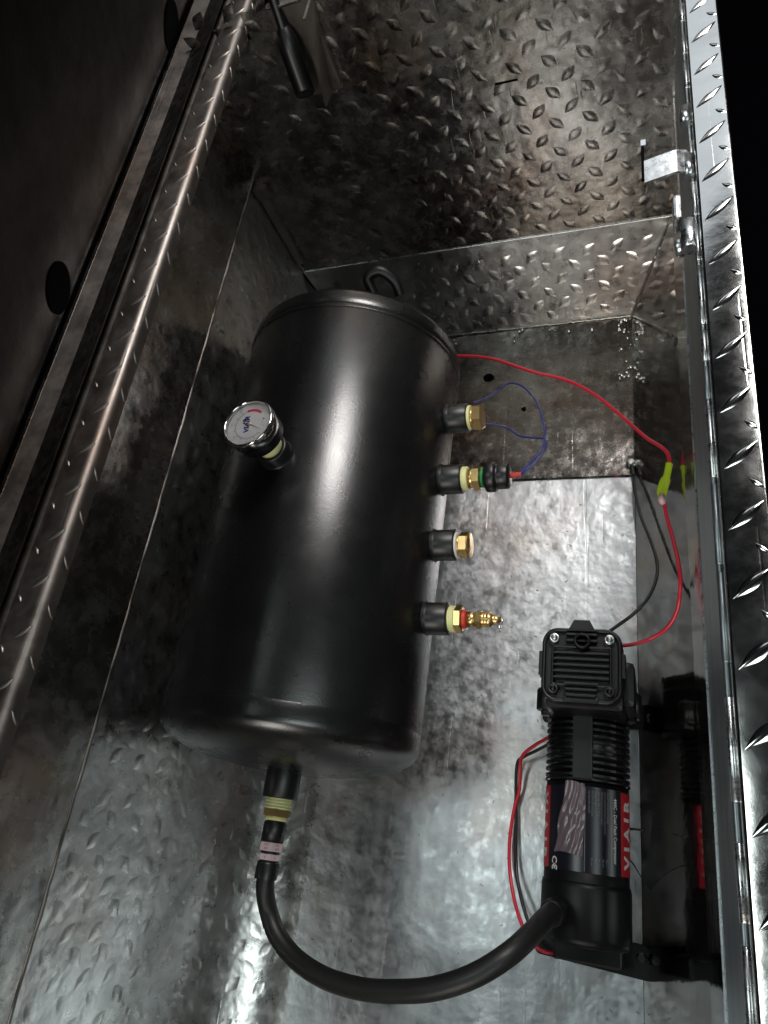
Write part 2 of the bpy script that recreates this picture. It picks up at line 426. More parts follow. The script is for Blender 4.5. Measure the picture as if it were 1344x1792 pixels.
# right rim
rr = MB(); prof = [(.0354, .447), (.0354, .4585)]
for k in range(1, 5):
    a = math.pi - k / 4 * math.pi / 2; prof.append((.0369 + .0015*math.cos(a), .4585 + .0015*math.sin(a)))
prof += [(.0552, .4600)]
for k in range(1, 7):
    a = math.pi/2 - k / 6 * math.pi/2; prof.append((.0552 + .0018*math.cos(a), .4582 + .0018*math.sin(a)))
prof += [(.0570, .400)]
prof = [(x, z - max(0, .0570 - x) * .14) for x, z in prof]
rr.extrude(prof, YN, YF + .5); ro2 = rr.build('rim', M_rim, box)
for p in ro2.data.polygons: p.use_smooth = True
ro2.data.set_sharp_from_angle(angle=math.radians(50)) if hasattr(ro2.data, 'set_sharp_from_angle') else None

# individual tread bars on both rims
mR = lug_mesh('tread_bar', (.74,.67,.104), (-.67,.74,-.094), (-.1387,0,.990), .0222, .0060, .0012, M_rim)
mR2 = lug_mesh('tread_bar', (-.70,.71,-.098), (.71,.70,.099), (-.1387,0,.990), .0095, .0036, .0008, M_rim)
for i in range(-6, 33):
    y = .577 - .03437 * i + .0005 * math.sin(i * 2.3)
    if y < YN or y > YF + .45: continue
    put(mR, 'tread_bar', (.0462, y + .0005, .4600 - .0108*.14), box)
    put(mR2, 'tread_bar', (.0522, y + .0178, .4599 - .0048*.14), box)
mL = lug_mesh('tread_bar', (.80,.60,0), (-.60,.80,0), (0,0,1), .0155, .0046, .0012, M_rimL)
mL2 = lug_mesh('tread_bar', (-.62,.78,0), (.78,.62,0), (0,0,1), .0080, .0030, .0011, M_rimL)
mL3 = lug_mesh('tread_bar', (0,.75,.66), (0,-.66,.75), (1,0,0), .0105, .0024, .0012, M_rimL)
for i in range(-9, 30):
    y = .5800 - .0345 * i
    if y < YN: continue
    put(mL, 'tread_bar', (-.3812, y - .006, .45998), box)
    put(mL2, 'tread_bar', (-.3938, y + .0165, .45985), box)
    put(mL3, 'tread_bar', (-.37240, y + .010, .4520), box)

# hinge: rod in broken lengths with knuckles along the inner edge of the right rim
hg = MB().tube([(.0340, YN, .4460), (.0340, YF+.3, .4460)], .0015, n=10, res=1).build('hinge_rod', M_strip, box)
rnd = random.Random(11); y = YN
kn = []
while y < .95:
    L = rnd.choice((.022, .030, .045)); gap = rnd.choice((.004, .008, .016))
    kn.append((y, y + L)); y += L + gap
for a, b in kn:
    MB().lathe([(.0015,0),(.0019,.0004),(.0019,b-a-.0004),(.0015,b-a)], axis((.0342, a, .4465), (0,1,0)), n=14).build('hinge_knuckle', rnd.choice((M_zinc, M_zinc, M_strip)), hg)

# latch tab, striker pin, strap and roller on the right far part of the rim
tb = MB(); T = []
for k in range(9):
    t = k / 8; T.append((.0045 + .027 * t, .4515 + (.0022 * math.sin(t * math.pi * .5)) - (.006 * max(0, t - .75) * 4 * .5)))
vs = []
for x, z in T:
    for yy, zz in ((.4125, z), (.4330, z), (.4330, z - .0016), (.4125, z - .0016)):
        vs.append((x, yy + (x - .0045) * .15, zz))
fs = []
for i in range(8):
    for j in range(4):
        a = i*4 + j; b = i*4 + (j+1) % 4; fs.append((a, b, b+4, a+4))
fs += [(0,1,2,3), (35,34,33,32)]
tb.add(vs, fs); tb.build('latch_tab', M_zinc, box)
MB().box((.0028, .4200, .4460), (.0048, .4560, .4485)).build('latch_arm', M_dark, box)
MB().box((.0026, .4500, .4486), (.0062, .4560, .4500), bev=.0003).build('latch_pin', M_chrome, box)
MB().lathe([(.0046,0),(.0052,.0006),(.0052,.0225),(.0046,.023)], axis((.0300,.3560,.4440),(0,1,0)), n=18).build('latch_roller', M_zinc, box)
MB().box((.0215,.3850,.4300),(.0265,.4060,.4440), bev=.002).build('latch_bracket', M_zinc, box)
o_ = MB().lathe([(.0055,0),(.0062,.0008),(.0062,.0040),(.0055,.0048)], axis((.0225,.3690,.4330),(1,0,.2)), n=18)
o_.lathe([(.0035,.005),(.0035,.0070),(.0028,.0078)], axis((.0225,.3690,.4330),(1,0,.2)), n=6, smooth=False)
o_.build('latch_bolt', M_zinc, box)
MB().lathe([(.0036,0),(.0036,.020)], axis((.0315,.4130,.4490),(0,1,0)), n=14).build('hinge_collar', M_zinc, box)
MB().lathe([(.0034,0),(.0034,.016)], axis((.0315,.4640,.4490),(0,1,0)), n=14).build('hinge_collar', M_zinc, box)

# holes, scuffs in the sheets
def disc(name, loc, nrm, rx, ry, mat, parent, n=24, jag=0.0, seed=0):
    rnd = random.Random(seed); M = axis(loc, nrm); vs = [M @ Vector((0,0,-.0004 if jag else 0))]
    for k in range(n):
        a = 2*math.pi*k/n; q = 1 + rnd.uniform(-jag, jag)
        vs.append(M @ Vector((rx*q*math.cos(a), ry*q*math.sin(a), .0004)))
    return MB().add(vs, [(0, 1+k, 1+(k+1) % n) for k in range(n)]).build(name, mat, parent)
disc('drain_hole', (-.2018,.6015,.0002), (0,0,1), .0075, .0065, M_dark, box, jag=.12, seed=3)
disc('drain_hole', (-.150,.545,.0002), (0,0,1), .0035, .003, M_dark, box, jag=.2, seed=4)
MB().box((-.138,.7262,.3345),(-.114,.7268,.3365)).build('slot', M_dark, box)

# end bracket for the lid strut at the far left
MB().box((-.3390,.7180,.375),(-.2940,.7262,.470), bev=.001).build('strut_bracket', M_rimL, box)
fv = [(-.2920,.7262,.468),(-.3080,.7262,.378),(-.3080,.6900,.378),(-.2920,.6850,.468),(-.2890,.7262,.468),(-.3050,.7262,.378),(-.3050,.6900,.378),(-.2890,.6850,.468)]
MB().add(fv, [(0,1,2,3),(7,6,5,4),(0,4,5,1),(1,5,6,2),(2,6,7,3),(3,7,4,0)]).build('bracket_flange', M_rimL, box)
MB().tube([(-.3400,.7150,.4695),(-.3180,.7150,.4690),(-.300,.7150,.4690)], .0011, n=8).build('bracket_edge', M_chrome, box)

# open lid hanging over the left rim
lid = box
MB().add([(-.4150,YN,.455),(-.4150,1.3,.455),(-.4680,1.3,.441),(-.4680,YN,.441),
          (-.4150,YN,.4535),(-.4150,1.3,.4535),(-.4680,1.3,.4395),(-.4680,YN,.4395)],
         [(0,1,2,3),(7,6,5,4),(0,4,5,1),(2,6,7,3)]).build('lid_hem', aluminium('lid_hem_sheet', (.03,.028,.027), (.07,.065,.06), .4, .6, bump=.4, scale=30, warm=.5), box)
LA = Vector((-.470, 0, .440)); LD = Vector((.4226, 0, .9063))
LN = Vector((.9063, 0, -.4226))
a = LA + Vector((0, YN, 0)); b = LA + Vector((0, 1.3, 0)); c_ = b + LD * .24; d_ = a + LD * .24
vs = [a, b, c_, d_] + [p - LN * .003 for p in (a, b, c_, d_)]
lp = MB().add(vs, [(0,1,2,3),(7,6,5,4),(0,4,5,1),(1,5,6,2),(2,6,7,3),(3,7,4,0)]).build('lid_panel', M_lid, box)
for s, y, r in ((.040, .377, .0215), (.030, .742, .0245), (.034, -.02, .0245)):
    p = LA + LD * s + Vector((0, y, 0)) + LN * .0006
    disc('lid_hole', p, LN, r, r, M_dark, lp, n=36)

# gas strut of the lid
st = thing('gas_strut', 'black gas strut end on its bracket at the far left corner of the box', 'gas strut', (-.322,.69,.405))
MB().tube([(-.3225,.693,.420),(-.3300,.735,.500),(-.3370,.790,.600)], .0052, n=16, res=3).build('strut_tube', M_plastic, st)
MB().tube([(-.3205,.684,.3985),(-.3212,.687,.402),(-.3225,.693,.416),(-.3245,.702,.435),(-.3262,.712,.452)], .0105, n=18, res=4,
          rad=lambda t: .0105 * min(1, .55 + t * 6, .62 + (1 - t) * 2.2)).build('end_socket', M_plastic, st)
MB().lathe([(.004,0),(.004,.028)], axis((-.3215,.690,.408),(0,1,0)), n=12).build('ball_stud', M_zinc, st)

# ------------------------------------------------------------------ AIR TANK
TX, TZ, TR = -.3259, .1634, .125
tank = thing('air_tank', 'matt black cylindrical air tank lying in the tool box, gauge on top', 'air tank', (TX, .30, 0))
YA, YB = .083, .512
def tank_axis(y): return Matrix.Translation((TX, y, TZ)) @ Matrix.Rotation(-math.pi/2, 4, 'X')
shell = MB(); shell.lathe([(TR-.0004, YA), (TR, YA+.001), (TR, YB-.001), (TR-.0004, YB)], tank_axis(0), n=128, capa=False, capb=False)
sh = shell.build('shell', M_tank, tank)
def cap(sign, y0):
    e = 1.0 if sign > 0 else .45
    P = [(TR + .0001, -.006), (TR + .0007*e, -.0045), (TR + .0008*e, 0), (TR + .0004*e, .0035)]
    H = .034
    for k in range(0, 22):
        t = k / 21 * math.pi / 2
        P.append(((TR - .0002) * math.cos(t) ** .90 if k < 21 else .0001, .0070 + H * math.sin(t) ** 1.0))
    P = [(r, y0 + sign * h) for r, h in P]
    return MB().lathe(P, tank_axis(0), n=128, capa=False, capb=False).build('end_cap', M_tank, tank)
ca = cap(-1, YA + .002); cb = cap(1, YB - .002)
def torus(mb, R, y, r, nn=128):
    pts = [Vector((TX + R*math.cos(2*math.pi*k/nn), y, TZ + R*math.sin(2*math.pi*k/nn))) for k in range(nn+1)]
    mb.tube(pts, r, n=8, res=1, caps=False)
t_ = MB(); torus(t_, TR + .0001, YB - .012, .0010); t_.build('seam_ring', M_tank, tank)
# feet: folded saddle brackets under the tank
for y in (.17, .43):
    f = MB()
    f.box((TX-.062, y-.016, .0016), (TX+.062, y+.016, .0046))
    f.box((TX-.062, y-.016, .0046), (TX-.058, y+.016, .062)); f.box((TX+.058, y-.016, .0046), (TX+.062, y+.016, .062))
    ft = f.build('foot', M_bung, tank)
    for s in (-1, 1):
        MB().lathe([(.006,0),(.006,.004),(.004,.005)], Matrix.Translation((TX + s*.048, y, .0047)), n=6, smooth=False).build('foot_bolt', M_zinc, ft)

def bung(y, dirv, base, R=.0158, L=.024):
    M = axis(base, dirv)
    w = MB(); w.lathe([(R*1.35, -.006), (R*1.22, -.001), (R*1.06, .0015), (R*1.0, .0035)], M, n=40, capa=False, capb=False)
    w.lathe([(R, .002), (R, L-.0012), (R-.001, L-.0002), (R-.002, L), (R*.72, L), (R*.70, L-.004), (.0001, L-.004)], M, n=40, capa=False, capb=False)
    return w.build('port_bung', M_bung, tank), M

def hexnut(mb, M, r, a, b, ch=.0006):
    mb.lathe([(r*.90, a), (r, a+ch), (r, b-ch), (r*.90, b)], M, n=6, smooth=False)
    return mb
RX = Matrix.Rotation(math.radians(12), 4, 'Z')

PX = TX + TR - .0012
PZ = .166
ports = [.4265, .351, .2755, .1985]
zs = (.172,.172,.172,.172)
# 1: reducing bush with brass hex, far
b1, M = bung(0, (1,0,0.04), (PX, ports[0], PZ)); b1['label'] = 'farthest side port, closed by a thin brass hex bush'
t = MB(); t.lathe([(.0128,.022),(.0134,.0228),(.0134,.0262),(.0126,.027)], M, n=32); t.build('seal_tape', M_tape, b1)
t = MB(); t.lathe([(.0112,.026),(.0112,.030)], M, n=32); hexnut(t, M @ RX, .0150, .0295, .0395); t.build('brass_bush', M_brass, b1)
# 2: pressure switch
b2, M = bung(0, (1,0,0.04), (PX, ports[1], PZ)); b2['label'] = 'second side port from the far end, carrying the black pressure switch'
t = MB(); t.lathe([(.0118,.022),(.0126,.0228),(.0126,.0290),(.0116,.030)], M, n=32); t.build('seal_tape', M_tape, b2)
t = MB(); t.lathe([(.0100,.029),(.0100,.0355),(.0095,.036)], M, n=32); hexnut(t, M @ RX, .0134, .035, .0435)
t.build('brass_hex', M_brass, b2)
MB().lathe([(.0092,.0434),(.0104,.044),(.0104,.0462),(.0092,.047)], M, n=28).build('seal_ring', M_green, b2)
t = MB(); t.lathe([(.0085,.0465),(.0150,.0490),(.0158,.050),(.0158,.0575),(.0146,.060),(.0128,.0605),(.0132,.0625),(.0132,.0715),(.0120,.0730),(.0001,.0732)], M, n=40, capb=False)
psw = t.build('pressure_switch', M_plastic, b2)
# 3: brass plug
b3, M = bung(0, (1,0,0.04), (PX, ports[2], PZ)); b3['label'] = 'third side port, closed by a plain round-faced brass plug'
t = MB(); t.lathe([(.0128,.022),(.0134,.0228),(.0134,.0252),(.0126,.0262)], M, n=32); t.build('seal_tape', simple('white_tape', (.55,.55,.50), .5), b3)
t = MB(); t.lathe([(.0105,.025),(.0105,.028)], M, n=28); hexnut(t, M @ RX, .0133, .0275, .0370, .0010)
t.lathe([(.0112,.0370),(.0126,.0374),(.0124,.0378),(.0001,.0380)], M, n=32, capb=False); t.build('brass_plug', M_brass, b3)
# 4: safety valve
b4, M = bung(0, (1,0,0.04), (PX, ports[3], PZ)); b4['label'] = 'nearest side port, carrying the slim brass safety valve'
t = MB()
t.lathe([(.0118,.022)] + [(.0124 + .0006*math.cos(k*2.2), .0228 + k*.0007) for k in range(10)] + [(.0112,.030)], M, n=32); t.build('seal_tape', M_tape, b4)
sv = MB(); hexnut(sv, M @ RX, .0134, .0300, .0370)
svo = sv.build('safety_valve', M_brass, b4)
s2 = MB(); s2.lathe([(.0072,.0400),(.0072,.0505)], M, n=28); hexnut(s2, M, .0092, .0505, .0555, .0003)
s2.lathe([(.0072,.0555),(.0074,.0562),(.0074,.0575),(.0070,.0580),(.0074,.0586),(.0074,.0600),(.0070,.0605),(.0074,.0611),(.0072,.0640),(.0050,.0660),(.0042,.0680),(.0046,.0690),(.0030,.0712),(.0018,.0740)], M, n=28)
s2.build('valve_body', M_brass, b4)
MB().lathe([(.0088,.0368),(.0092,.0380),(.0086,.0398),(.0076,.0412)], M, n=28).build('thread_sealant', M_redseal, b4)
rg = MB(); pts = []
for k in range(25):
    a_ = 2*math.pi*k/24
    pts.append(M @ Vector((.0078*math.cos(a_) - .0035, .0030*math.sin(a_), .0735 + .0020*math.sin(a_))))
rg.tube(pts, .0005, n=6, res=2); rg.build('pull_ring', M_chrome, b4)

# gauge on top
GX, GY = -.3300, .3190
bg_, MG = bung(0, (0,0,1), (GX, GY, .2868), R=.0158, L=.016); bg_['label'] = 'top port under the pressure gauge'
gauge = MB().lathe([(.006,.3060-.05),(.0238,.3180),(.0246,.3195),(.0246,.3320),(.0250,.3325)], Matrix.Translation((GX, GY, 0)), n=56, capb=False)
G2 = MB().lathe([(.0075,.316),(.0100,.3205),(.0228,.3215),(.0240,.3225),(.0240,.3345)], Matrix.Translation((GX, GY, 0)), n=56, capb=False)
gauge = G2.build('pressure_gauge', M_plastic, tank); gauge['label'] = 'round pressure gauge with chrome rim, pale dial and dark needle'
t = MB(); t.lathe([(.0112,.302),(.0120,.3028),(.0120,.3085),(.0108,.3095)], Matrix.Translation((GX,GY,0)), n=28); t.build('seal_tape', M_tape, bg_)
t = MB(); hexnut(t, Matrix.Translation((GX,GY,0)), .0100, .3090, .3180); t.build('gauge_stem', M_brass, bg_)
DZ = .3445
MB().lathe([(.0243,.3330),(.0256,.3345),(.0258,.3440),(.0254,.3466),(.0246,.3476),(.0236,.3474),(.0230,.3462),(.0229,.3440)], Matrix.Translation((GX,GY,0)), n=64, capa=False, capb=False).build('bezel', M_chrome, gauge)
MB().lathe([(.0235,DZ-.0022),(.0001,DZ-.0022)], Matrix.Translation((GX,GY,0)), n=48, capa=False, capb=False).build('dial', M_dial, gauge)
MB().lathe([(.0229,.3462),(.0001,.3466)], Matrix.Translation((GX,GY,0)), n=48, capa=False, capb=False).build('lens', M_glass, gauge)
# dial frame: dial 'up' = -x, dial right = +y ; a small turn
TW = math.radians(90 + 6)
MD = Matrix.Translation((GX, GY, DZ - .0020)) @ Matrix.Rotation(TW, 4, 'Z')
tk = MB(); num = MB()
def polar(r, deg): # degrees clockwise from dial up
    a_ = math.radians(90 - deg); return (r*math.cos(a_), r*math.sin(a_))
for k in range(45):
    dg = -135 + k * 210 / 44
    r0 = .0146; r1 = .0172 if k % 5 == 0 else .0160
    w = .00022 if k % 5 == 0 else .00012
    x0_, y0_ = polar(r0, dg); x1_, y1_ = polar(r1, dg); px_, py_ = polar(1, dg + 90)
    tk.add([MD @ Vector((x0_ - px_*w, y0_ - py_*w, 0)), MD @ Vector((x0_ + px_*w, y0_ + py_*w, 0)), MD @ Vector((x1_ + px_*w, y1_ + py_*w, 0)), MD @ Vector((x1_ - px_*w, y1_ - py_*w, 0))], [(0,1,2,3)])
for k in range(40):
    d0 = -135 + k*210/40; d1 = d0 + 210/40
    q = [polar(.0145, d0), polar(.0145, d1), polar(.01475, d1), polar(.01475, d0)]
    tk.add([MD @ Vector((x, y, 0)) for x, y in q], [(0,1,2,3)])
tk.build('tick_marks', M_ink, gauge)
rd = MB()
for k in range(16):
    d0 = 75 + k*60/16; d1 = d0 + 60/16
    q = [polar(.0142, d0), polar(.0142, d1), polar(.0166, d1), polar(.0166, d0)]
    rd.add([MD @ Vector((x, y, .0001)) for x, y in q], [(0,1,2,3)])
rd.build('red_zone', M_redink, gauge)

def text_obj(name, s, size, M, mat, parent, wrap=None, align='CENTER', sx=1.0, bold=0.0, z=0.0, shear=0.0):
    """flat lettering; wrap(v) maps a local point to the surface"""
    cu = bpy.data.curves.new(name, 'FONT'); cu.body = s; cu.size = size; cu.align_x = align; cu.align_y = 'CENTER'
    cu.offset = bold; cu.fill_mode = 'FRONT'; cu.resolution_u = 2; cu.shear = shear
    o = bpy.data.objects.new(name, cu); COL.objects.link(o)
    dg = bpy.context.evaluated_depsgraph_get(); me = bpy.data.meshes.new_from_object(o.evaluated_get(dg))
    bpy.data.objects.remove(o); bpy.data.curves.remove(cu)
    me.name = name
    if wrap and size > .004:
        bm = bmesh.new(); bm.from_mesh(me)
        for k in range(-6, 14):
            bmesh.ops.bisect_plane(bm, geom=bm.verts[:] + bm.edges[:] + bm.faces[:], plane_co=(0, k * size / 9, 0), plane_no=(0, 1, 0))
        bm.to_mesh(me); bm.free()
    for v in me.vertices:
        p = Vector((v.co.x * sx, v.co.y, z)); v.co = wrap(p) if wrap else M @ p
    me.materials.clear(); me.materials.append(mat)
    r = bpy.data.objects.new(name, me); COL.objects.link(r)
    if parent is not None: r.parent = parent; r.matrix_parent_inverse = parent.matrix_basis.inverted()
    return r
text_obj('dial_lettering', 'VIAIR', .0068, MD @ Matrix.Translation((0, .0028, .0001)), M_blueink, gauge, sx=1.15, bold=.0003, shear=.25)
text_obj('dial_lettering', 'AIR', .0040, MD @ Matrix.Translation((.0045, .0060, .00012)), M_ink, gauge, sx=1.0, bold=.0002)
for s, dg in (('0',-135),('50',-87),('100',-40),('150',8),('200',56)):
    x, y = polar(.0193, dg); text_obj('dial_number', s, .0032, MD @ Matrix.Translation((x, y, .0001)), M_grey, gauge)
text_obj('dial_number', 'psi', .0026, MD @ Matrix.Translation((0, -.0130, .0001)), M_grey, gauge)
nd = MB(); x, y = polar(.0158, -148); x2, y2 = polar(-.003, -148); px_, py_ = polar(1, -58)
nd.add([MD @ Vector((x2-px_*.0005, y2-py_*.0005, .0012)), MD @ Vector((x2+px_*.0005, y2+py_*.0005, .0012)), MD @ Vector((x, y, .0012)),
        MD @ Vector((x2-px_*.0005, y2-py_*.0005, .0008)), MD @ Vector((x2+px_*.0005, y2+py_*.0005, .0008)), MD @ Vector((x, y, .0008))], [(0,1,2),(5,4,3),(0,3,4,1),(1,4,5,2),(2,5,3,0)])
nd.build('needle', M_ink, gauge)
MB().lathe([(.0018,0),(.0018,.0012),(.0013,.0016),(.0001,.0017)], MD, n=18).build('needle_hub', M_brass, gauge)
for dx in (-.0034, .0034):
    MB().lathe([(.0011,0),(.0010,.0006),(.0005,.0010),(.0001,.0011)], MD @ Matrix.Translation((dx, -.0145, 0)), n=12).build('dial_screw', M_chrome, gauge)

gs = Matrix.Translation((GX, GY, .318)) @ Matrix.Rotation(math.radians(-2), 4, 'Y') @ Matrix.Scale(.97, 4) @ Matrix.Translation((-GX, -GY, -.318))
gauge.matrix_basis = gs

# near end port for the hose
b5, MH = bung(0, (0,-1,0), (TX, .048, TZ), R=.0165, L=.027); b5['label'] = 'port in the middle of the near end cap'
# far end port with black elbow
b6, MF = bung(0, (0,1,0), (TX, .547, TZ), R=.0155, L=.020)
MB().tube([(TX+.048,.545,TZ+.085),(TX+.044,.556,TZ+.098),(TX+.058,.562,TZ+.100),(TX+.072,.556,TZ+.088),(TX+.076,.546,TZ+.076)], .0060, n=12).build('far_handle', M_motor, tank)

# ------------------------------------------------------------------ HOSE
hose = thing('air_hose', 'thick black braided air hose curving from the near end of the tank to the compressor', 'hose', (TX, 0, 0))
t = MB(); t.lathe([(.0100,.0245)] + [(.0125 + .0006*math.cos(k*2.1), .0268 + k*.0009) for k in range(10)] + [(.0110,.0365)], MH, n=32); t.build('seal_tape', M_tape, hose)
t = MB(); hexnut(t, MH @ RX, .0134, .0362, .0425, .0004); t.build('brass_hex', M_brass, hose)
t = MB(); t.lathe([(.0100,.0425),(.0104,.0430),(.0104,.0455),(.0098,.0460)], MH, n=28); t.build('seal_tape', M_tape, hose)
t = MB(); t.lathe([(.0085,.046),(.0102,.0475),(.0104,.0485),(.0104,.0640)], MH, n=20, smooth=True); t.build('swivel_sleeve', M_bung, hose)
t = MB(); hexnut(t, MH, .0115, .0640, .0715, .0003); c1 = t.build('hex_collar', M_wraptag, hose); c1['label'] = 'larger hex collar with a pinkish paper wrap'
t = MB(); t.lathe([(.0088,.0714),(.0088,.0738)], MH, n=20); t.build('collar_neck', M_bung, hose)
t = MB(); hexnut(t, MH, .0106, .0736, .0790, .0005); c2 = t.build('hex_collar', M_wraptag, hose); c2['label'] = 'smaller hex collar with a pinkish paper wrap'
for s, zz, par in (('VIA', .0660, c1), ('AIR', .0692, c1), ('8', .0763, c2)):
    for kk in (0, 1):
        an = math.radians(60 * kk + 30 + 0)
        rr_ = (.0115 if par is c1 else .0106) * math.cos(math.pi/6) + .0001
        MM = MH @ Matrix.Rotation(an + math.pi/6*0, 4, 'Z') @ Matrix.Translation((rr_, 0, zz)) @ Matrix.Rotation(math.pi/2, 4, 'Y') @ Matrix.Rotation(math.pi/2, 4, 'Z')
        text_obj('wrap_print', s, .0030, MM, M_redink, par)
t = MB(); t.lathe([(.0080,.079),(.0098,.0805),(.0101,.0820),(.0101,.0935),(.0098,.0945)], MH, n=28, capb=False); t.build('crimp_sleeve', M_bung, hose)
HOSE = [(TX,-.030,TZ)] + [(-0.3275, -0.0529, 0.158), (-0.3239, -0.0719, 0.15), (-0.3103, -0.0898, 0.15), (-0.2869, -0.1028, 0.155), (-0.2547, -0.1095, 0.165), (-0.2206, -0.1096, 0.175), (-0.1892, -0.1048, 0.185), (-0.1555, -0.0959, 0.195), (-0.1251, -0.0818, 0.2), (-0.1018, -0.065, 0.195), (-0.0880, -0.0500, 0.172), (-0.0815, -0.0400, 0.142), (-0.0790, -0.0360, 0.112)]
m_h, tr_, pr_ = nt('braided_rubber')
pr_.inputs['Base Color'].default_value = (.005,.005,.005,1); pr_.inputs['Roughness'].default_value = .46
wv = tr_.nodes.new('ShaderNodeTexChecker'); wv.inputs['Scale'].default_value = 900
tcx = tr_.nodes.new('ShaderNodeTexCoord'); tr_.links.new(tcx.outputs['Object'], wv.inputs['Vector'])
bb = tr_.nodes.new('ShaderNodeBump'); bb.inputs['Strength'].default_value = .5; bb.inputs['Distance'].default_value = .0004
tr_.links.new(wv.outputs['Fac'], bb.inputs['Height']); tr_.links.new(bb.outputs[0], pr_.inputs['Normal'])
MB().tube(HOSE, .0082, n=24, res=10).build('hose_tube', m_h, hose)
MB().lathe([(.0098,0),(.0104,.001),(.0104,.016),(.0094,.018)], axis((-.0789,-.0358,.106), (-.08,-.14,.98)), n=24).build('crimp_sleeve', M_bung, hose)

# ------------------------------------------------------------------ COMPRESSOR
comp = thing('air_compressor', 'black 12 volt air compressor with finned head and red-edged label, standing by the right wall', 'compressor', (-.057, .06, 0))
CX, CZ, CRr = -.0575, .062, .0375
def yaxis(x, z): return Matrix.Translation((x, 0, z)) @ Matrix.Rotation(-math.pi/2, 4, 'X')
# motor housing
MB().lathe([(.030,-.056),(.034,-.055),(.0368,-.052),(CRr,-.048),(CRr,.070)], yaxis(CX, CZ), n=64).build('motor_housing', M_motor, comp)
MB().lathe([(CRr+.0012,.0715),(CRr+.0016,.0725),(CRr+.0012,.0735)], yaxis(CX, CZ), n=64, capa=False, capb=False).build('housing_ring', M_plastic, comp)
# crankcase: ribbed section with a plain spine on top
cr_ = MB().lathe([(.0352,.071),(.0352,.140)], yaxis(CX, CZ), n=56).build('crankcase', M_plastic, comp)
for i in range(11):
    y = .0765 + i * .0058
    f = MB()
    n = 40; vs = []; fs = []
    for yy in (y - .0011, y + .0011):
        for rr_ in (.034, .0388):
            for k in range(n):
                a_ = 2*math.pi*k/n; vs.append((CX + rr_*math.cos(a_), yy, CZ + rr_*math.sin(a_)))
    for k in range(n):
        k2 = (k+1) % n
        fs += [(k, k2, n+k2, n+k), (2*n+k, 3*n+k, 3*n+k2, 2*n+k2), (n+k, n+k2, 3*n+k2, 3*n+k)]
    f.add(vs, fs); f.build('cooling_fin', M_plastic, cr_)
MB().box((CX-.0105, .072, CZ+.030), (CX+.0075, .1395, CZ+.0405), bev=.0015).build('top_spine', M_plastic, comp)
# neck block carrying the head
MB().box((CX-.034, .128, .018), (CX+.036, .192, .132), bev=.006).build('cylinder_block', M_plastic, comp)
blk = MB().box((CX+.020,.135,.03),(CX+.0455,.178,.120), bev=.006).build('side_cover', M_plastic, comp)
# head: rounded square body seen from above
HX, HY, HW, HH = -.0575, .1655, .0365, .0355
def rrect(w, h, r, n=8):
    pts = []
    for cx, cy, a0 in ((w-r, h-r, 0), (-w+r, h-r, 90), (-w+r, -h+r, 180), (w-r, -h+r, 270)):
        for k in range(n+1):
            a_ = math.radians(a0 + 90*k/n); pts.append((cx + r*math.cos(a_), cy + r*math.sin(a_)))
    return pts
def prism(mb, loops):
    n = len(loops[0][0]); vs = []; fs = []
    for pts, z, (ox, oy) in loops: vs += [(x+ox, y+oy, z) for x, y in pts]
    for j in range(len(loops)-1):
        for k in range(n):
            a_ = j*n+k; b_ = j*n+(k+1) % n; fs.append((a_, b_, b_+n, a_+n))
    fs.append(tuple(range(n))[::-1]); fs.append(tuple(range((len(loops)-1)*n, len(loops)*n)))
    return mb.add(vs, fs)
hd = MB()
prism(hd, [(rrect(.033,.031,.014), .122, (HX,HY)), (rrect(.0355,.0345,.015), .128, (HX,HY)), (rrect(.0355,.0345,.015), .140, (HX,HY)),
           (rrect(.0345,.0335,.014), .1415, (HX,HY))])
head = hd.build('cylinder_head', M_plastic, comp)
rim_ = MB(); pts = [Vector((HX+x, HY+y, .1445)) for x, y in rrect(.0335,.0325,.0125)]; pts.append(pts[0])
rim_.tube(pts, .0019, n=8, res=1); rim_.build('head_rim', M_plastic, head)
pts = [Vector((HX+x, HY+y-.001, .146)) for x, y in rrect(.0255,.0175,.002, 3)]; pts.append(pts[0])
MB().tube(pts, .0012, n=8, res=1).build('fin_frame', M_plastic, head)
def fin(x0, x1, y, z1=.1495):
    m_ = MB(); m_.box((HX+x0, HY+y-.0011, .141), (HX+x1, HY+y+.0011, z1), bev=.0007)
    return m_.build('cooling_fin', M_plastic, head)
for i in range(5): fin(-.0245, .0245, .0100 - i*.0056)
for i in range(2): fin(-.0140, .0140, .0275 - i*.0058)
for i in range(3): fin(-.0150 + .001*i, .0150 - .001*i, -.0178 - i*.0052)
MB().box((HX-.0155, HY-.0345, .139),(HX+.0155, HY-.0290,.147), bev=.0015).build('head_lug', M_plastic, head)
m_ = MB(); prism(m_, [([(-.0115,0),(.0115,0),(.0070,.0085),(-.0070,.0085)], .132, (HX, HY+.0335)), ([(-.0115,0),(.0115,0),(.0070,.0085),(-.0070,.0085)], .1465, (HX, HY+.0335))]); m_.build('head_lug', M_plastic, head)
for s in (-1, 1):
    MB().box((HX + s*.0355 - .0028, HY-.010, .126),(HX + s*.0355 + .0028, HY+.012,.1450), bev=.0010).build('head_lug', M_plastic, head)
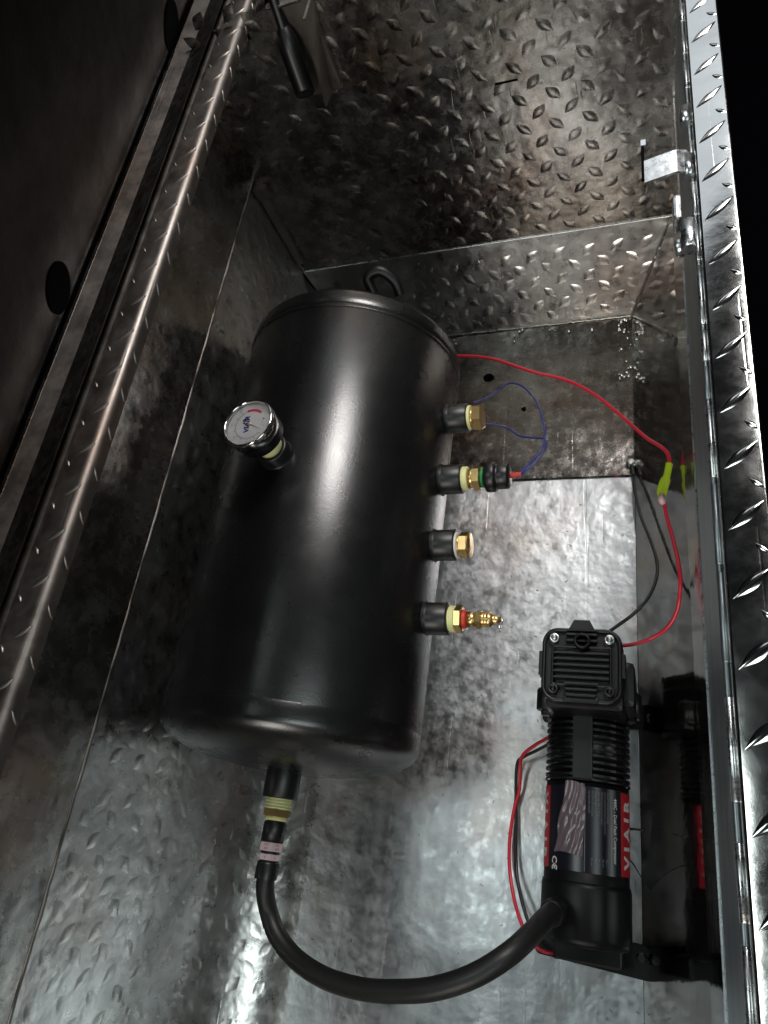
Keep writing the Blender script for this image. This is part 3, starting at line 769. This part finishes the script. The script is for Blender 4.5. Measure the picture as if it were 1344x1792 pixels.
# intake port and four head bolts
MB().lathe([(.0074,.140),(.0074,.1540),(.0066,.1546),(.0052,.1546),(.0050,.1535),(.0050,.142)], Matrix.Translation((HX+.001, HY+.0205, 0)), n=28, capa=False, capb=False).build('intake_port', M_motor, head)
MB().lathe([(.0050,.1440),(.0001,.1438)], Matrix.Translation((HX+.001, HY+.0205, 0)), n=20, capa=False, capb=False).build('port_bore', M_dark, head)
for sx, sy, m__ in ((-1,1,M_zinc),(1,1,M_zinc),(-1,-1,M_bung),(1,-1,M_bung)):
    b_ = MB(); b_.lathe([(.0046,.141),(.0046,.1475),(.0042,.1480),(.0026,.1480),(.0024,.1455),(.0001,.1452)], Matrix.Translation((HX+sx*.0245, HY+.0005+sy*.0235, 0)), n=20, capa=False, capb=False)
    b_.build('head_bolt', m__, head)
# mounting plates, rubber feet, lugs
def plate(pts, z0, z1, name, mat=M_motor):
    m_ = MB(); prism(m_, [(pts, z0, (0,0)), (pts, z1, (0,0))]); return m_.build(name, mat, comp)
plate([(x-.0575+.002*(y<0), y-.068-(x*.06)) for x, y in rrect(.052,.014,.005)], .0090, .0120, 'mounting_plate')
plate([(x-.057, y+.1480) for x, y in rrect(.0515,.013,.005)], .0090, .0120, 'mounting_plate')
for x in (-.102, -.012):
    for y in (-.068, .1475):
        f = MB().lathe([(.0085,.0012),(.0092,.0030),(.0078,.0055),(.0092,.0080),(.0085,.0098)], Matrix.Translation((x, y - x*.06*(y<0), 0)), n=24).build('rubber_foot', M_rubber, comp)
        MB().lathe([(.0050,.0120),(.0050,.0150),(.0034,.0160)], Matrix.Translation((x, y - x*.06*(y<0), 0)), n=6, smooth=False).build('foot_screw', M_bung, f)
for s in (-1, 1):
    m_ = MB(); m_.lathe([(.0095,0),(.0105,.001),(.0105,.020),(.0090,.022)], axis((CX + s*.0400, .1380, .062), (0,1,0)), n=18)
    m_.lathe([(.0055,-.005),(.0055,.0)], axis((CX + s*.0400, .1380, .062), (0,1,0)), n=6, smooth=False); m_.build('clamp_lug', M_bung, comp)
MB().box((CX-.030,-.078,.0115),(CX+.030,-.060,.040), bev=.002).build('mounting_leg', M_motor, comp)
MB().box((CX-.030,.138,.0115),(CX+.030,.156,.030), bev=.002).build('mounting_leg', M_motor, comp)
# tail electrical cover over the motor end
MB().lathe([(.0355,-.061),(.0385,-.058),(.0392,-.054),(.0392,-.016),(.0382,-.012)], yaxis(CX, CZ), n=56).build('tail_cover', M_motor, comp)
t = MB(); hexnut(t, axis((-.0775,-.0345,.0880), (-.08,-.10,.98)), .0108, 0, .020); t.build('outlet_fitting', M_bung, comp)

# wrap-round label on the motor
LR = CRr + .00035
def cyl_patch(name, a0, a1, y0, y1, r, mat, parent, n=14):
    """a: angle from straight up, positive towards +x (degrees)"""
    vs = []; fs = []
    for k in range(n+1):
        a_ = math.radians(a0 + (a1-a0)*k/n)
        for y in (y0, y1): vs.append((CX + r*math.sin(a_), y, CZ + r*math.cos(a_)))
    for k in range(n): fs.append((2*k, 2*k+1, 2*k+3, 2*k+2))
    return MB().add(vs, fs, True).build(name, mat, parent)
lab = cyl_patch('motor_label', -100, 100, -.004, .0665, LR, simple('glossy_black_label', (.006,.006,.012), .30), comp, 60)
def wrapfn(ang0, y0, down=True, r=LR + .0003):
    """text x runs toward -y (down=True) or +y; text 'up' turns round the cylinder"""
    def f(p):
        if down: y = y0 - p.x; a_ = math.radians(ang0) + p.y / r
        else: y = y0 + p.x; a_ = math.radians(ang0) - p.y / r
        return Vector((CX + (r + p.z)*math.sin(a_), y, CZ + (r + p.z)*math.cos(a_)))
    return f
for a0, dn in ((72, False), (-72, True)):
    st_ = cyl_patch('label_band', a0-17 if a0 > 0 else a0-17, a0+17, -.003, .0655, LR + .00015, simple('red_label_band', (.42,.008,.02), .35), lab, 14)
    text_obj('label_lettering', 'V I A I R', .0165, None, M_white, lab, wrap=wrapfn(a0, .0312, dn), sx=.98, bold=.0007)
text_obj('label_lettering', '444C - Dual Pack Compressor', .0052, None, M_white, lab, wrap=wrapfn(44, .0325, True), sx=.82, bold=.00004)
text_obj('label_lettering', 'C\u20ac', .0085, None, M_white, lab, wrap=wrapfn(-42, .0005, True), sx=1.0, bold=.0002)
for an in (36.5, 2):
    cyl_patch('label_line', an-.35, an+.35, -.003, .0645, LR + .0003, M_grey, lab, 2)
rnd = random.Random(9)
small = ['Read all instructions and warnings', 'Ignition protected permanent magnetic motor', 'Maximum working pressure 200 psi', 'Duty cycle 100% at 100 psi',
         'Voltage 12 volts', 'Risk of fire. Do not operate', 'near flammable materials']
for i, s in enumerate(small):
    text_obj('label_small_print', s, .0026, None, M_grey, lab, wrap=wrapfn(32.5 - i*4.2, .0630, True), sx=.72, align='LEFT')
for i in range(5):
    text_obj('label_small_print', 'Max. amp 19'[:6+i % 3*2], .0024, None, M_grey, lab, wrap=wrapfn(31 - i*5, .0085, True), sx=.7, align='LEFT')
# crinkled film sticker over the label
fv = []; ff = []; rnd = random.Random(3)
na, nyy = 22, 26
for j in range(nyy+1):
    v_ = j/nyy; y = .0695 - v_*.0600
    L0 = -26 - 16*v_**1.4 + 2*math.sin(v_*9); L1 = 1 + 1.2*math.sin(v_*5)
    for i in range(na+1):
        u_ = i/na; a_ = math.radians(L0 + (L1-L0)*u_)
        h = .0007 + .0006*abs(math.sin(u_*9 + 1.4*math.sin(v_*6))) + .0004*math.sin(u_*23 + v_*14) + .0003*rnd.random()
        fv.append((CX + (LR+h)*math.sin(a_), y + .0010*math.sin(u_*5), CZ + (LR+h)*math.cos(a_)))
for j in range(nyy):
    for i in range(na):
        a_ = j*(na+1)+i; ff.append((a_, a_+1, a_+na+2, a_+na+1))
MB().add(fv, ff, True).build('film_sticker', M_film, comp)

# ------------------------------------------------------------------ WIRES
RED = [(-0.234, 0.5831, 0.08), (-0.1992, 0.5771, 0.08), (-0.1727, 0.5685, 0.08), (-0.1284, 0.546, 0.08), (-0.0866, 0.5288, 0.08), (-0.0528, 0.5014, 0.085), (-0.0212, 0.4641, 0.09), (0.0024, 0.4301, 0.1), (0.0175, 0.4123, 0.108), (0.0244, 0.4003, 0.11), (0.0245, 0.388, 0.11)]
CONN = [(0.0246, 0.39, 0.11), (0.022, 0.3766, 0.11), (0.0178, 0.3638, 0.108), (0.0164, 0.3553, 0.108)]
RED2 = [(0.017, 0.3579, 0.108), (0.02, 0.3322, 0.11), (0.0252, 0.3004, 0.118), (0.0292, 0.2658, 0.13), (0.0289, 0.243, 0.13), (0.0256, 0.2268, 0.12), (0.0174, 0.2142, 0.11), (0.003, 0.206, 0.1), (-0.0125, 0.1998, 0.1), (-0.0308, 0.1967, 0.1)]
BLK = [(-0.0131, 0.4470, 0.004), (-0.0119, 0.4308, 0.008), (-0.0107, 0.4053, 0.02), (-0.0043, 0.3625, 0.04), (0.0046, 0.3258, 0.06), (0.0101, 0.2967, 0.075), (0.0094, 0.274, 0.085), (0.0014, 0.2491, 0.095), (-0.0121, 0.2306, 0.1), (-0.0254, 0.2192, 0.1), (-0.0377, 0.2095, 0.1)]
BLUE1 = [(-0.1205, 0.3534, 0.165), (-0.1113, 0.3663, 0.165), (-0.1003, 0.3805, 0.165), (-0.097, 0.4005, 0.16), (-0.1011, 0.4283, 0.15), (-0.1097, 0.4577, 0.14), (-0.1255, 0.4907, 0.12), (-0.1412, 0.5143, 0.1), (-0.1551, 0.5228, 0.09), (-0.1662, 0.5052, 0.1), (-0.1746, 0.4825, 0.12), (-0.1825, 0.4642, 0.14)]
BLUE2 = [(-0.1209, 0.3538, 0.163), (-0.1086, 0.3646, 0.163), (-0.098, 0.3812, 0.16), (-0.0956, 0.3943, 0.155), (-0.099, 0.4046, 0.15), (-0.114, 0.413, 0.14), (-0.1284, 0.4223, 0.13), (-0.1417, 0.4376, 0.12), (-0.1519, 0.4437, 0.12), (-0.1627, 0.4429, 0.125), (-0.1718, 0.4442, 0.13), (-0.1777, 0.446, 0.14)]
SHR = [(-0.146, 0.3552, 0.165), (-0.1311, 0.3538, 0.165), (-0.1183, 0.3546, 0.165)]
TRD = [(-0.0925, 0.1139, 0.06), (-0.1095, 0.1065, 0.045), (-0.1246, 0.0966, 0.03), (-0.1285, 0.0844, 0.02), (-0.1294, 0.0655, 0.012), (-0.1344, 0.0429, 0.01), (-0.137, 0.0155, 0.01), (-0.1352, -0.0106, 0.012), (-0.1285, -0.0349, 0.02), (-0.1194, -0.0536, 0.03), (-0.1106, -0.0652, 0.035), (-0.1035, -0.0719, 0.035), (-0.092, -0.0745, 0.035), (-0.0824, -0.072, 0.03), (-0.0759, -0.0645, 0.03)]
TBK = [(-0.0936, 0.1088, 0.05), (-0.1095, 0.1023, 0.035), (-0.1255, 0.0962, 0.02), (-0.1325, 0.0893, 0.015), (-0.1336, 0.0654, 0.008), (-0.1318, 0.0324, 0.008), (-0.1298, 0.0005, 0.01), (-0.1263, -0.0196, 0.015), (-0.1174, -0.043, 0.025), (-0.1091, -0.0559, 0.03), (-0.093, -0.0627, 0.03)]
pw = thing('power_cable', 'long red power wire with a yellow crimp joint, from behind the tank to the compressor', 'wire', (.0, .4, 0))
MB().tube(RED, .0020, n=12, res=8).build('wire_run', M_red, pw)
MB().tube(RED2, .0019, n=12, res=8).build('wire_run', M_red, pw)
MB().tube(CONN, .0046, n=18, res=6, rad=lambda t: .0036 if t < .38 else (.0036 + (t-.38)*.02 if t < .46 else .0052 - .0006*max(0, (t-.8)*5))).build('crimp_sleeve', M_yellow, pw)
MB().tube([CONN[-1], (.0150,.3300,.150), RED2[1]][:2] + [(.0160,.3260,.150)], .0031, n=12, res=4).build('crimp_barrel', simple('clear_pink_sleeve', (.7,.45,.45), .25), pw)
gw = thing('ground_cable', 'thin black wire from the floor ring terminal to the compressor head', 'wire', (-.01, .4, 0))
MB().tube(BLK, .0017, n=12, res=8).build('wire_run', M_blackwire, gw)
t = MB(); t.lathe([(.0026,.0022),(.0058,.0022),(.0060,.0032),(.0026,.0032)], Matrix.Translation((-.0150,.4535,0)), n=24, capa=False, capb=False); t.build('ring_terminal', M_copper, gw)
MB().tube([(-.0140,.4500,.0035),(-.0131,.4420,.005),(-.0124,.4330,.0085)], .0026, n=12, res=4).build('terminal_barrel', M_blackwire, gw)
sc = tag(MB().lathe([(.0046,.0033),(.0048,.0040),(.0044,.0062),(.0032,.0068)], Matrix.Translation((-.0150,.4535,0)), n=6, smooth=False).build('floor_screw', M_zinc, None),
         'small hex screw clamping the ring terminal to the box floor', 'screw')
bw = thing('switch_leads', 'pair of thin blue wires looping out of the red sleeve of the pressure switch', 'wire', (-.12, .36, 0))
MB().tube(BLUE1, .00105, n=8, res=8).build('wire_run', M_blue, bw)
MB().tube(BLUE2, .00100, n=8, res=8).build('wire_run', M_blue, bw)
MB().tube(SHR, .0033, n=14, res=6, rad=lambda t: .0036 - .0012*t).build('heat_shrink', M_redshrink, bw)
tw = thing('motor_leads', 'red and black wire pair looping along the left side of the compressor', 'wire', (-.13, .03, 0))
MB().tube(TRD, .0018, n=12, res=8).build('red_lead', M_red, tw)
MB().tube(TBK, .0017, n=12, res=8).build('black_lead', M_blackwire, tw)
tie = [((-0.0256, 0.0369, 0.06), (-0.0169, 0.038, 0.05), (-0.0075, 0.0384, 0.045)), ((-0.0236, 0.0159, 0.05), (-0.0158, 0.0063, 0.03), (-0.0081, -0.0056, 0.02), (-0.0004, -0.0169, 0.015))]
tag(MB().tube(tie[0], .0010, n=6).build('cable_tie', M_plastic), 'short stiff black tie tail sticking out level with the label', 'cable tie')
tag(MB().tube(tie[1], .0006, n=6).build('wire_strand', M_plastic), 'hair-thin black strand slanting from the compressor to the right wall', 'wire')
